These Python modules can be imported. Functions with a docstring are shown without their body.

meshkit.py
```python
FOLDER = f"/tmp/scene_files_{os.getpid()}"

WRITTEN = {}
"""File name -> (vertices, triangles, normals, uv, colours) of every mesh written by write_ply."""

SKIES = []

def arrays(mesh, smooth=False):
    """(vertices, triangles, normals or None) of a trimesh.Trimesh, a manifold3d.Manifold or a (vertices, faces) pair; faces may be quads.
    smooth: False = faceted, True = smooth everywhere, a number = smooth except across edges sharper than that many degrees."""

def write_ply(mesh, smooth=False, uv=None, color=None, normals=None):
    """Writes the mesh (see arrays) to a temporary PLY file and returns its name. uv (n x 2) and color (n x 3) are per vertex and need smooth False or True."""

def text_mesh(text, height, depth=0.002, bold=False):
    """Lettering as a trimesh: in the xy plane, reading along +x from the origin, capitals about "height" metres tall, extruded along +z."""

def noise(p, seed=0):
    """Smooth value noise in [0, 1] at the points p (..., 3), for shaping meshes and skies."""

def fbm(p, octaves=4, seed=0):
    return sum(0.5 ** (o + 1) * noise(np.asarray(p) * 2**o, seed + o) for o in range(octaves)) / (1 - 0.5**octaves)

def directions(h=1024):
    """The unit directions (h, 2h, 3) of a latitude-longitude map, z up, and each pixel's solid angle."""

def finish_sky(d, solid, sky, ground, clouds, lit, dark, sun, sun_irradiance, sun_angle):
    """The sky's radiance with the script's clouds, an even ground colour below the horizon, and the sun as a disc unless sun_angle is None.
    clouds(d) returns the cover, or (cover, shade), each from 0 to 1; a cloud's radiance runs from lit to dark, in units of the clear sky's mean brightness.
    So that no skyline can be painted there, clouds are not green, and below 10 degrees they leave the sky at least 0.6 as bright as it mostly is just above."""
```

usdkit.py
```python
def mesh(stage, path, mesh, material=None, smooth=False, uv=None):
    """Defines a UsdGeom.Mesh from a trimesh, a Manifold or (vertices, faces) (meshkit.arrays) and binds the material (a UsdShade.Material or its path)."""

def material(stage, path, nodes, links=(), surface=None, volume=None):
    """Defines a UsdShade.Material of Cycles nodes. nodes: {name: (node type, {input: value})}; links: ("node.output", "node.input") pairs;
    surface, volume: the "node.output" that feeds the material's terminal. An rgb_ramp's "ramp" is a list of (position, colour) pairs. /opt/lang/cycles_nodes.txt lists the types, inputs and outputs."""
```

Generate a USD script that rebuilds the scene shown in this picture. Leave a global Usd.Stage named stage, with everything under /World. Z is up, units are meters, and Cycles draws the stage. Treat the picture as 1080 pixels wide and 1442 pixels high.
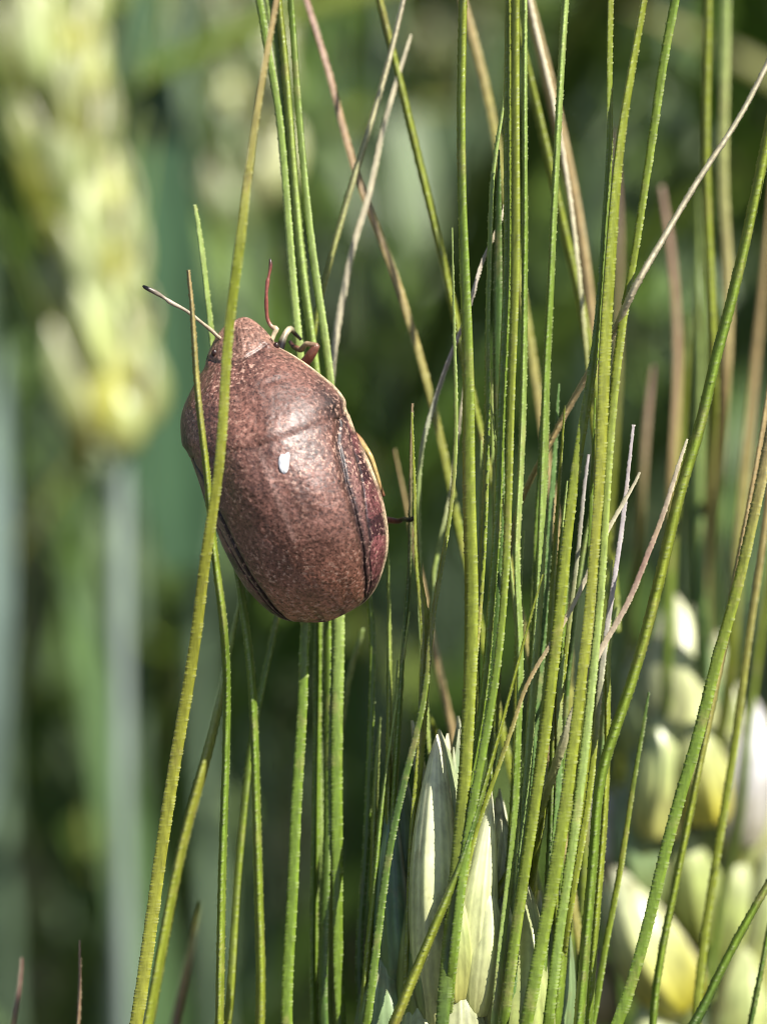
import math, random
import numpy as np, trimesh, usdkit, meshkit
from scipy.interpolate import PchipInterpolator, CubicSpline
from pxr import Usd, UsdGeom, UsdLux, UsdShade, Gf, Sdf, Vt

stage = Usd.Stage.CreateInMemory()
UsdGeom.SetStageUpAxis(stage, 'Z'); UsdGeom.SetStageMetersPerUnit(stage, 1.0)
world = UsdGeom.Xform.Define(stage, '/World')
UsdGeom.Scope.Define(stage, '/World/Looks')
R = np.random.default_rng(7)

# ---------------------------------------------------------------- camera, sky, sun, exposure
CAM = np.array([0.0, 0.0, 0.75]); PITCH = math.radians(15)
FWD = np.array([0, math.cos(PITCH), -math.sin(PITCH)]); UP = np.array([0, math.sin(PITCH), math.cos(PITCH)]); RIGHT = np.array([1.0, 0, 0])
D0, PPM = 100.0, 37.6                       # focus distance (mm), photo pixels per mm there
cam = UsdGeom.Camera.Define(stage, '/World/camera')
cam.AddTranslateOp().Set(Gf.Vec3d(*CAM)); cam.AddRotateXOp().Set(90 - math.degrees(PITCH))
cam.CreateHorizontalApertureAttr(36.0)
FOCAL = 36.0 * D0 / (1080 / PPM)
cam.CreateFocalLengthAttr(FOCAL); cam.CreateFStopAttr(FOCAL / 2.4); cam.CreateFocusDistanceAttr(D0 * 1e-3)
cam.CreateClippingRangeAttr(Gf.Vec2f(0.004, 2000.0))
cam.CreateExposureAttr(0.92)

sun_dir = 0.50 * RIGHT + 0.68 * UP - 0.54 * FWD
sun_dir /= np.linalg.norm(sun_dir)
sun_el, sun_rot = math.asin(sun_dir[2]), math.atan2(sun_dir[0], sun_dir[1])
sky = UsdLux.DomeLight.Define(stage, '/World/sky')
sky_m = usdkit.material(stage, '/World/Looks/sky_air', {
    's': ('sky_texture', {'sky_type': 'single_scattering', 'sun_disc': False, 'sun_elevation': sun_el, 'sun_rotation': sun_rot}),
    'b': ('background_shader', {'strength': 0.062})}, [('s.color', 'b.color')], surface='b.background')
UsdShade.MaterialBindingAPI.Apply(sky.GetPrim()).Bind(sky_m)
sky.GetPrim().SetCustomDataByKey('kind', 'structure')
sun = UsdLux.DistantLight.Define(stage, '/World/sun')
sun.CreateNormalizeAttr(True); sun.CreateIntensityAttr(1.25); sun.CreateAngleAttr(0.5); sun.CreateColorAttr(Gf.Vec3f(1.0, 0.955, 0.88))
rot = Gf.Rotation(Gf.Vec3d(0, 0, 1), Gf.Vec3d(*sun_dir))
sun.AddTransformOp().Set(Gf.Matrix4d().SetRotate(rot))

# ---------------------------------------------------------------- helpers
MM = 1e-3
def at(x, y, d=D0):
    """a photo pixel at depth d (mm) -> world point in metres"""
    k = d / (D0 * PPM) * MM
    return CAM + RIGHT * (x - 540) * k + UP * (721 - y) * k + FWD * d * MM

_taken = {}
def numbered(parent, name):
    key = parent + '/' + name
    n = _taken.get(key, -1) + 1; _taken[key] = n
    return key if n == 0 else f'{key}_{n:03d}'
def tag(p, label=None, category=None, group=None, kind=None):
    p = p.GetPrim() if hasattr(p, 'GetPrim') else p
    for k, v in (('label', label), ('category', category), ('group', group), ('kind', kind)):
        if v: p.SetCustomDataByKey(k, v)
    return p
def thing(name, loc, label=None, category=None, group=None, kind=None, rotz=0):
    x = UsdGeom.Xform.Define(stage, numbered('/World', name))
    x.AddTranslateOp().Set(Gf.Vec3d(*map(float, loc)))
    if rotz: x.AddRotateZOp().Set(float(rotz))
    tag(x, label, category, group, kind)
    return x
class Mesh:
    """vertices (world metres), triangles and a colour per vertex, gathered until built"""
    def __init__(s): s.v, s.f, s.c, s.n = [], [], [], 0
    def add(s, v, f, c):
        v = np.asarray(v, float); c = np.broadcast_to(np.asarray(c, float), v.shape)
        s.v.append(v); s.f.append(np.asarray(f, int) + s.n); s.c.append(c); s.n += len(v); return s
    def build(s, parent, name, mat, origin=(0, 0, 0), smooth=True, kind=None, label=None):
        path = numbered(str(parent.GetPath()), name)
        v, f, c = np.vstack(s.v) - np.asarray(origin), np.vstack(s.f), np.vstack(s.c)
        m = usdkit.mesh(stage, path, (v, f), mat, smooth=smooth)
        if smooth is True:
            UsdGeom.PrimvarsAPI(m).CreatePrimvar('col', Sdf.ValueTypeNames.Color3fArray, 'vertex').Set(Vt.Vec3fArray.FromNumpy(np.ascontiguousarray(c, dtype=np.float32)))
        tag(m, label, None, None, kind)
        return m
def grid_faces(nu, nv, wrap=False):
    i, j = np.meshgrid(np.arange(nu - 1), np.arange(nv if wrap else nv - 1), indexing='ij')
    a = i * nv + j; b = i * nv + (j + 1) % nv; c = (i + 1) * nv + (j + 1) % nv; d = (i + 1) * nv + j
    return np.vstack([np.stack([a, b, c], -1).reshape(-1, 3), np.stack([a, c, d], -1).reshape(-1, 3)])
def frames(P, n0):
    T = np.gradient(P, axis=0); T /= np.linalg.norm(T, axis=1, keepdims=True)
    N = np.empty_like(P); n = np.asarray(n0, float)
    for k in range(len(P)):
        n = n - T[k] * (n @ T[k]); n /= np.linalg.norm(n); N[k] = n
    return T, N, np.cross(T, N)
def lerp_cols(cols, t):
    cols = np.asarray(cols, float); x = np.linspace(0, 1, len(cols))
    return np.stack([np.interp(t, x, cols[:, k]) for k in range(3)], -1)

# ---------------------------------------------------------------- materials
def plant_material(name, rough, translucent, nscale, bump, coat=0.0, streak=None, vary=0.35, spec=0.5, rnd=0.0, dry=0.0, dscale=300, dcol=(0.36, 0.27, 0.12)):
    n = {'a': ('attribute', {'attribute': 'col'}), 'o': ('texture_coordinate', {}),
         'm': ('mapping', {'mapping_type': 'point', 'scale': streak or (1, 1, 1)}),
         'n': ('noise_texture', {'scale': nscale, 'detail': 4.0, 'roughness': 0.65}),
         'r': ('map_range', {'from_min': 0.25, 'from_max': 0.75, 'to_min': 1 - vary, 'to_max': 1 + vary}),
         'v': ('hsv', {}), 'i': ('object_info', {}), 'q': ('map_range', {'to_min': 1 - rnd, 'to_max': 1 + rnd}), 'x': ('math', {'math_type': 'multiply'}),
         'n5': ('noise_texture', {'scale': dscale, 'detail': 5.0, 'roughness': 0.7}), 'd5': ('map_range', {'from_min': 0.55, 'from_max': 0.72, 'to_min': 0.0, 'to_max': dry, 'clamp': True}), 'm5': ('mix_color', {'b': dcol}),
         'b': ('bump', {'strength': bump, 'distance': 0.00004}),
         'p': ('principled_bsdf', {'roughness': rough, 'coat_weight': coat, 'coat_roughness': 0.25, 'specular_ior_level': spec}),
         't': ('translucent_bsdf', {}), 'mix': ('mix_closure', {'fac': translucent})}
    l = [('o.object', 'm.vector'), ('m.vector', 'n.vector'), ('n.fac', 'r.value'), ('i.random', 'q.value'), ('r.result', 'x.value1'), ('q.result', 'x.value2'), ('x.value', 'v.value'), ('a.color', 'm5.a'), ('o.object', 'n5.vector'), ('n5.fac', 'd5.value'), ('d5.result', 'm5.fac'), ('m5.result', 'v.color'),
         ('v.color', 'p.base_color'), ('v.color', 't.color'), ('n.fac', 'b.height'), ('b.normal', 'p.normal'),
         ('p.BSDF', 'mix.closure1'), ('t.BSDF', 'mix.closure2')]
    return usdkit.material(stage, '/World/Looks/' + name, n, l, surface='mix.closure')
AWN = plant_material('awn_green', 0.36, 0.13, 5000, 0.35, 0.1, (1, 1, 0.25), dry=0.55, dscale=330)
HUSK = plant_material('husk_glossy', 0.34, 0.30, 1500, 0.25, 0.25, (1, 1, 0.3), vary=0.38, dry=0.6, dscale=700, dcol=(0.34, 0.30, 0.12))
LEAF = plant_material('leaf_blade', 0.42, 0.42, 350, 0.3, 0.1, (1, 1, 0.12), rnd=0.3)
STEM = plant_material('stem_waxy', 0.5, 0.12, 700, 0.2, 0.0, (1, 1, 0.1), rnd=0.2)
SOIL = usdkit.material(stage, '/World/Looks/soil', {
    'g': ('geometry', {}), 'n': ('noise_texture', {'scale': 45.0, 'detail': 6.0, 'roughness': 0.7}),
    'r': ('rgb_ramp', {'ramp': [(0.3, (0.018, 0.012, 0.008)), (0.55, (0.05, 0.036, 0.024)), (0.75, (0.10, 0.075, 0.05))]}),
    'b': ('bump', {'strength': 0.8, 'distance': 0.02}), 'p': ('principled_bsdf', {'roughness': 0.95})},
    [('g.position', 'n.vector'), ('n.fac', 'r.fac'), ('r.color', 'p.base_color'), ('n.fac', 'b.height'), ('b.normal', 'p.normal')], surface='p.BSDF')
CUTICLE = usdkit.material(stage, '/World/Looks/bug_cuticle', {
    'a': ('attribute', {'attribute': 'col'}), 'o': ('texture_coordinate', {}),
    'n1': ('noise_texture', {'scale': 6400.0, 'detail': 5.0, 'roughness': 0.75}),
    'n2': ('noise_texture', {'scale': 900.0, 'detail': 4.0, 'roughness': 0.6}),
    'vo': ('voronoi_texture', {'scale': 7000.0}),
    'r1': ('map_range', {'from_min': 0.38, 'from_max': 0.62, 'to_min': 0.45, 'to_max': 1.55, 'clamp': True}),
    'r2': ('map_range', {'from_min': 0.3, 'from_max': 0.7, 'to_min': 0.72, 'to_max': 1.28, 'clamp': True}),
    'r3': ('map_range', {'from_min': 0.10, 'from_max': 0.38, 'to_min': 0.35, 'to_max': 1.0, 'clamp': True}),
    'x': ('math', {'math_type': 'multiply'}), 'y': ('math', {'math_type': 'multiply'}),
    'h': ('hsv', {}), 'b': ('bump', {'strength': 0.55, 'distance': 0.00005}),
    'n3': ('noise_texture', {'scale': 6500.0, 'detail': 3.0, 'roughness': 0.6}),
    'sp': ('map_range', {'from_min': 0.56, 'from_max': 0.64, 'to_min': 0.0, 'to_max': 0.6, 'clamp': True}),
    'sv': ('map_range', {'from_min': 0.38, 'from_max': 0.62, 'to_min': 0.15, 'to_max': 1.25, 'clamp': True}), 'n6': ('noise_texture', {'scale': 420.0, 'detail': 3.0}), 'sm': ('math', {'math_type': 'multiply'}),
    'mx': ('mix_color', {'b': (0.52, 0.33, 0.25)}),
    'rr': ('map_range', {'from_min': 0.3, 'from_max': 0.7, 'to_min': 0.34, 'to_max': 0.52}),
    'p': ('principled_bsdf', {'specular_ior_level': 0.5, 'coat_weight': 0.30, 'coat_roughness': 0.38})},
    [('o.object', 'n1.vector'), ('o.object', 'n2.vector'), ('o.object', 'vo.vector'), ('o.object', 'n3.vector'), ('n1.fac', 'r1.value'), ('n2.fac', 'r2.value'), ('vo.distance', 'r3.value'),
     ('r1.result', 'x.value1'), ('r2.result', 'x.value2'), ('x.value', 'y.value1'), ('r3.result', 'y.value2'), ('y.value', 'h.value'), ('a.color', 'h.color'),
     ('n3.fac', 'sp.value'), ('sp.result', 'sm.value1'), ('o.object', 'n6.vector'), ('n6.fac', 'sv.value'), ('sv.result', 'sm.value2'), ('sm.value', 'mx.fac'), ('h.color', 'mx.a'), ('mx.result', 'p.base_color'), ('n1.fac', 'rr.value'), ('rr.result', 'p.roughness'), ('n1.fac', 'b.height'), ('b.normal', 'p.normal')], surface='p.BSDF')
LIMB = plant_material('bug_limb', 0.35, 0.05, 6000, 0.4, 0.1, vary=0.4)
WHITE = usdkit.material(stage, '/World/Looks/plain_white', {'p': ('principled_bsdf', {'base_color': (0.82, 0.82, 0.84), 'roughness': 0.5})}, [], surface='p.BSDF')  # even white base colour for the spot on the bug's back

# ---------------------------------------------------------------- colours (linear base colours of the plant tissue itself)
G = (0.160, 0.245, 0.028); DG = (0.080, 0.145, 0.028); BG = (0.13, 0.23, 0.065); OL = (0.230, 0.270, 0.028); YO = (0.265, 0.275, 0.035)
TAN = (0.40, 0.29, 0.13); PALE = (0.62, 0.55, 0.38); PINK = (0.36, 0.22, 0.17); LIL = (0.50, 0.44, 0.44); BR = (0.24, 0.16, 0.09); LG = (0.33, 0.43, 0.12)

# ---------------------------------------------------------------- wheat: awns, husks, ears, leaves, stems
def awn_mesh(P, W, cols, rng, stops=None, tooth=0.12, fine=True, nseg=9, barb=0.20):
    """P: world points base -> tip, W: widths in metres at them; a three-edged bristle with forward barbs along its edges"""
    P = np.asarray(P, float)
    t = np.r_[0, np.cumsum(np.linalg.norm(np.diff(P, axis=0), axis=1))]
    L = t[-1]; cs = CubicSpline(t, P) if len(P) > 2 else (lambda s: P[0] + (P[1] - P[0]) * (np.asarray(s) / L)[:, None])
    wi = PchipInterpolator(t, W)
    if fine:
        s = [0.0]; kindr = [0]
        while s[-1] < L:
            step = tooth * MM * rng.uniform(0.75, 1.35)
            s += [s[-1] + step * 0.8, s[-1] + step * 0.8 + step * 0.2]; kindr += [1, 0]
        s = np.minimum(np.array(s), L); kindr = np.array(kindr)
        keep = np.r_[True, np.diff(s) > 1e-7]; s, kindr = s[keep], kindr[keep]
    else:
        s = np.linspace(0, L, max(8, int(L / (2.5 * MM)))); kindr = np.zeros(len(s), int)
    C = cs(s)
    C += (meshkit.noise(np.c_[s / (6 * MM), np.full(len(s), rng.uniform(0, 99)), np.zeros(len(s))])[:, None] - 0.5) * 0.10 * MM * RIGHT
    w = np.maximum(wi(s), 0.02 * MM) * 0.5 * 0.80
    T, N, B = frames(C, rng.normal(size=3))
    a0 = rng.uniform(0, 6.28); tw = rng.uniform(-1, 1) * 25.0
    ang = (np.arange(nseg) / nseg * 2 * math.pi)[None, :] + a0 + tw * s[:, None]
    edge = (np.arange(nseg) % 3 == 0) if nseg == 9 else np.ones(nseg, bool)
    r = np.where(edge, 1.0, 0.70)[None, :] * w[:, None]
    lift = kindr[:, None] * edge[None, :] * (rng.random((len(s), nseg)) < 0.5) * rng.uniform(0.4, 1.2, (len(s), nseg)) * 0.040 * MM / np.maximum(w, 0.05 * MM)[:, None]
    r = r * (1 + lift)
    V = C[:, None, :] + r[..., None] * (np.cos(ang)[..., None] * N[:, None, :] + np.sin(ang)[..., None] * B[:, None, :])
    col = lerp_cols(cols, s / L if stops is None else np.interp(s, [t[stops[0]], t[stops[1]]], [0, 1]))[:, None, :] * np.where(edge, 1.18, 0.82)[None, :, None]
    k = np.clip(lift * 4, 0, 1)[..., None] * 0.5
    col = col * (1 - k) + np.array([0.55, 0.58, 0.33]) * k
    n = len(s); V = V.reshape(-1, 3); f = grid_faces(n, nseg, True)
    V = np.vstack([V, C[:1], C[-1:]]); col = np.vstack([np.broadcast_to(col, (n, nseg, 3)).reshape(-1, 3), col[0, :1], col[-1, :1]])
    j = np.arange(nseg); a = len(V) - 2
    f = np.vstack([f, np.c_[np.full(nseg, a), (j + 1) % nseg, j], np.c_[np.full(nseg, a + 1), (n - 1) * nseg + j, (n - 1) * nseg + (j + 1) % nseg]])
    return V, f, col

def husk_mesh(base, tip, width, out, cols, depth=None, nu=22, nv=15, beak=0.12, seed=0, ribs=1.0):
    """a boat-shaped glume or lemma: keel outward along out, ribbed, pointed; closed"""
    base, tip, out = (np.asarray(x, float) for x in (base, tip, out))
    ax = tip - base; L = np.linalg.norm(ax); ax = ax / L
    out = out - ax * (out @ ax); out /= np.linalg.norm(out); side = np.cross(ax, out)
    depth = depth or width * 0.42
    u = np.linspace(0, 1, nu); v = np.linspace(-1, 1, nv)
    prof = (u + 0.07) ** 0.42 * np.clip(1 - u, 0, 1) ** (0.84 + 0.12 * math.sin(seed * 0.7)); prof = prof / prof.max(); prof = np.maximum(prof, 0.05 * (1 - u) + 0.02)
    U, Vv = np.meshgrid(u, v, indexing='ij'); pr = prof[:, None]
    x = width / 2 * pr * np.sin(Vv * 1.45) / math.sin(1.45)
    asym = 0.16 * math.sin(seed * 1.3)
    Va = np.clip(np.abs(Vv - asym * np.sin(np.pi * U)), 0, 1.2)
    z = depth * pr ** 0.8 * (0.45 * (np.cos(Vv * 1.45) - 0.12) + 0.62 * (1 - np.minimum(Va, 1) ** 1.1)) + 0.07 * depth * pr * np.exp(-(Va / 0.07) ** 2)
    z += ribs * 0.028 * depth * pr * np.cos(Vv * 8.5 * math.pi + seed) * (0.6 + 0.4 * np.sin(Vv * 5 + seed))
    x = x + width * 0.10 * math.sin(seed * 2.1) * np.sin(np.pi * U * 0.9) ** 2
    z += depth * 0.5 * np.sin(np.pi * U) - depth * 0.25 * U
    wob = meshkit.noise(np.stack([U * 4 + seed, Vv * 2, np.full_like(U, seed * 1.7)], -1)) - 0.5
    z += wob * depth * 0.18
    def place(x, z): return base + ax * (U * L)[..., None] + side * x[..., None] + out * z[..., None]
    F = place(x, z).reshape(-1, 3); Bk = place(x * 0.98, z - depth * 0.16).reshape(-1, 3)
    c = lerp_cols(cols, u)[:, None, :] * (1 + 0.16 * np.cos(v * 8.5 * math.pi + seed) + 0.2 * np.exp(-(v / 0.08) ** 2))[None, :, None]
    dry = np.clip((np.abs(Vv) - 0.80) / 0.15, 0, 1) * (0.35 + 0.4 * np.sin(np.pi * U)) + 0.5 * np.clip((U - 0.9) / 0.08, 0, 1)
    c = c * (1 - dry[..., None]) + np.array([0.70, 0.64, 0.46]) * dry[..., None]
    c = (c * (1 + wob[..., None] * 0.35)).reshape(-1, 3)
    f1 = grid_faces(nu, nv); n = nu * nv
    f2 = f1[:, ::-1] + n
    idx = np.arange(n).reshape(nu, nv)
    loop = np.concatenate([idx[0, :], idx[1:, -1], idx[-1, -2::-1], idx[-2:0:-1, 0]])
    a, b = loop, np.roll(loop, -1)
    rim = np.vstack([np.c_[a, a + n, b + n], np.c_[a, b + n, b]])
    return np.vstack([F, Bk]), np.vstack([f1, f2, rim]), np.vstack([c, c * 0.9])

def tube_mesh(P, W, cols, nseg=10, step=2.0):
    P = np.asarray(P, float); t = np.r_[0, np.cumsum(np.linalg.norm(np.diff(P, axis=0), axis=1))]
    n = max(4, int(t[-1] / (step * MM))); s = np.linspace(0, t[-1], n)
    C = CubicSpline(t, P)(s) if len(P) > 2 else P[0] + (P[1] - P[0]) * (s / t[-1])[:, None]
    w = np.interp(s, t, W) / 2
    T, N, B = frames(C, (0.3, 0.9, 0.21)); ang = np.arange(nseg) / nseg * 2 * math.pi
    V = C[:, None] + w[:, None, None] * (np.cos(ang)[None, :, None] * N[:, None] + np.sin(ang)[None, :, None] * B[:, None])
    c = np.repeat(lerp_cols(cols, s / t[-1]), nseg, 0)
    j = np.arange(nseg); V = np.vstack([V.reshape(-1, 3), C[:1], C[-1:]]); c = np.vstack([c, c[:1], c[-1:]]); a = len(V) - 2
    f = np.vstack([grid_faces(n, nseg, True), np.c_[np.full(nseg, a), (j + 1) % nseg, j], np.c_[np.full(nseg, a + 1), (n - 1) * nseg + j, (n - 1) * nseg + (j + 1) % nseg]])
    return V, f, c

def leaf_mesh(P, width, cols, face, twist=0.6, nv=7):
    """a long tapering blade along P with a folded midrib; a thin closed sheet"""
    P = np.asarray(P, float); t = np.r_[0, np.cumsum(np.linalg.norm(np.diff(P, axis=0), axis=1))]
    n = 40; s = np.linspace(0, t[-1], n); u = s / t[-1]
    C = CubicSpline(t, P)(s); T, N, B = frames(C, face)
    v = np.linspace(-1, 1, nv)
    w = width / 2 * np.clip(np.minimum(0.45 + u * 3, 1), 0, 1) * (1 - u ** 2.2) ** 0.8 + 0.0001
    a = twist * u
    n2 = np.cos(a)[:, None] * N + np.sin(a)[:, None] * B; b2 = -np.sin(a)[:, None] * N + np.cos(a)[:, None] * B
    fold = np.abs(v) ** 1.3 * 0.32
    V = C[:, None] + w[:, None, None] * (v[None, :, None] * b2[:, None] + fold[None, :, None] * n2[:, None])
    c = lerp_cols(cols, u)[:, None, :] * (1 + 0.25 * np.exp(-(v / 0.15) ** 2) - 0.08 * np.cos(v * 9))[None, :, None]
    V2 = V - n2[:, None] * 0.00018
    f = grid_faces(n, nv); m = n * nv; idx = np.arange(m).reshape(n, nv)
    loop = np.concatenate([idx[0, :], idx[1:, -1], idx[-1, -2::-1], idx[-2:0:-1, 0]]); p, q = loop, np.roll(loop, -1)
    return (np.vstack([V.reshape(-1, 3), V2.reshape(-1, 3)]), np.vstack([f, f[:, ::-1] + m, np.c_[p, p + m, q + m], np.c_[p, q + m, q]]),
            np.vstack([c.reshape(-1, 3)] * 2))

HC_YELLOW = [(0.52, 0.50, 0.14), (0.46, 0.52, 0.20), (0.54, 0.58, 0.32)]
HC_GREEN = [(0.26, 0.30, 0.09), (0.20, 0.29, 0.12), (0.28, 0.36, 0.19)]
HC_PALE = [(0.62, 0.62, 0.24), (0.67, 0.70, 0.36), (0.77, 0.78, 0.54)]
HC_BLUE = [(0.34, 0.37, 0.08), (0.38, 0.44, 0.14), (0.54, 0.57, 0.30)]

def ear_layout(base, axis, face, n, rng, pitch=3.7, size=1.0):
    """spikelets alternate along the rachis; returns husks (kind, base, tip, width, out) and awn roots"""
    axis = np.asarray(axis, float); axis /= np.linalg.norm(axis); face = np.asarray(face, float); face -= axis * (face @ axis); face /= np.linalg.norm(face)
    side = np.cross(axis, face); out = []; roots = []
    for k in range(n):
        g = 1.0 if k < n - 3 else 0.8
        s = 1 if k % 2 else -1
        o = base + axis * (k + rng.uniform(-0.25, 0.25)) * pitch * MM * size + side * s * rng.uniform(0.5, 1.2) * MM + face * rng.normal(0, 0.35) * MM
        for q, (kind, dz, lat, fr, ln, wd, sp) in enumerate((('glume', 0.0, 1.6, 1.6, 8.5, 4.0, 0.16), ('glume', 0.0, 1.6, -1.6, 8.5, 4.0, 0.16), ('lemma', 1.2, 2.9, 0.9, 10.5, 4.4, 0.30), ('lemma', 1.2, 2.9, -0.9, 10.5, 4.4, 0.30), ('lemma', 3.2, 1.8, 0.0, 9.0, 4.0, 0.12))):
            d = axis + side * s * sp * rng.uniform(0.5, 1.7) + face * np.sign(fr) * 0.14 * rng.uniform(0.2, 2.0)
            d /= np.linalg.norm(d)
            b = o + axis * dz * MM * g + side * s * lat * 0.45 * MM * g + face * fr * 0.6 * MM
            tip = b + d * ln * g * size * MM * rng.uniform(0.8, 1.12)
            od = side * s * lat * 0.6 + face * fr * 1.1
            out.append((kind, b, tip, wd * g * size * MM * rng.uniform(0.9, 1.1), od))
            if kind == 'lemma': roots.append((tip, d))
    return out, roots

def build_ear(parent, origin, lay, palettes, rng, nu=12, nv=9, merged=False):
    M = Mesh()
    for q, (kind, b, t, w, od) in enumerate(lay):
        pal = np.array(palettes[rng.integers(len(palettes))]) * rng.uniform(0.8, 1.2)
        m = husk_mesh(b, t, w, od, pal, nu=nu, nv=nv, seed=q)
        if merged: M.add(*m)
        else: Mesh().add(*m).build(parent, kind, HUSK, origin)
    if merged: M.build(parent, 'ear', HUSK, origin)

def stem_to_ground(parent, origin, top, rng, w=2.6, cols=None, name='stem', lean=0.02):
    top = np.asarray(top, float); base = np.array([origin[0], origin[1], 0.0])
    P = [base, base * 0.66 + top * 0.34 + rng.normal(0, 0.002, 3), base * 0.33 + top * 0.67 + rng.normal(0, 0.001, 3), top]
    M = Mesh().add(*tube_mesh(P, [w * 1.4 * MM, w * 1.3 * MM, w * 1.1 * MM, w * 0.75 * MM], cols or [(0.12, 0.18, 0.06), (0.16, 0.24, 0.12), (0.20, 0.28, 0.19)], step=12))
    M.build(parent, name, STEM, origin)
    return P

def leaf_from(parent, origin, p0, az, length, width, rng, rise=0.8, droop=0.9, cols=None, twist=None):
    d = np.array([math.cos(az), math.sin(az), 0.0]); P = []
    for u in (0, 0.25, 0.5, 0.75, 1.0):
        P.append(np.asarray(p0) + d * length * (u * (1 - 0.25 * rise) ) * 0.75 + np.array([0, 0, 1.0]) * length * (rise * u - droop * u * u * 0.9))
    face = np.cross(d, [0, 0, 1.0]); face = np.array([0, 0, 1.0]) - d * 0.3
    tone = rng.uniform(0.75, 1.25)
    cols = np.array(cols or [(0.135, 0.225, 0.045), (0.13, 0.235, 0.040), (0.17, 0.26, 0.035), (0.34, 0.32, 0.08)]) * tone
    Mesh().add(*leaf_mesh(P, width, cols, face, rng.uniform(-1.2, 1.2) if twist is None else twist)).build(parent, 'leaf', LEAF, origin)

# ---------------------------------------------------------------- ground
def ground():
    t = np.unique(np.r_[np.linspace(-0.6, 6, 140), [-150, -40, -10, -3, 10, 20, 60, 200, 400]]); x = np.unique(np.r_[np.linspace(-1.8, 1.8, 90), [-300, -100, -30, -8, -3, 3, 8, 30, 100, 300]])
    X, Y = np.meshgrid(x, t, indexing='ij'); Z = (meshkit.fbm(np.stack([X * 14, Y * 14, X * 0], -1), 4) - 0.5) * 0.05
    m = usdkit.mesh(stage, '/World/ground', (np.stack([X, Y, Z], -1).reshape(-1, 3), grid_faces(len(x), len(t))), SOIL, smooth=False)
    tag(m, 'dark bare soil under the wheat crop', 'soil', kind='structure')
ground()

# ---------------------------------------------------------------- plants in front: their awns traced in the photo, top to bottom: x, y, width (px), depth (mm)
def px_awn(pts, d):
    """list (x, y, w[, depth]) top -> bottom; returns points base -> tip"""
    P = [at(p[0], p[1], p[3] if len(p) > 3 else d) for p in pts]; W = [p[2] / PPM * (p[3] if len(p) > 3 else d) / D0 * MM for p in pts]
    return np.array(P[::-1]), np.array(W[::-1])
def extend_top(pts, up):
    """carry an awn that leaves the frame on to its tip, up pixels further"""
    (x0, y0, w0), (x1, y1) = pts[0][:3], pts[1][:2]
    L = math.hypot(x0 - x1, y0 - y1); ux, uy = (x0 - x1) / L, (y0 - y1) / L
    e = lambda q: tuple(pts[0][3:]) and (pts[0][3] - 0.004 * q,) or ()
    return [(x0 + ux * up, y0 + uy * up, 3) + e(up), (x0 + ux * up * 0.5, y0 + uy * up * 0.5, w0 * 0.7) + e(up * 0.5)] + list(pts)

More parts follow.
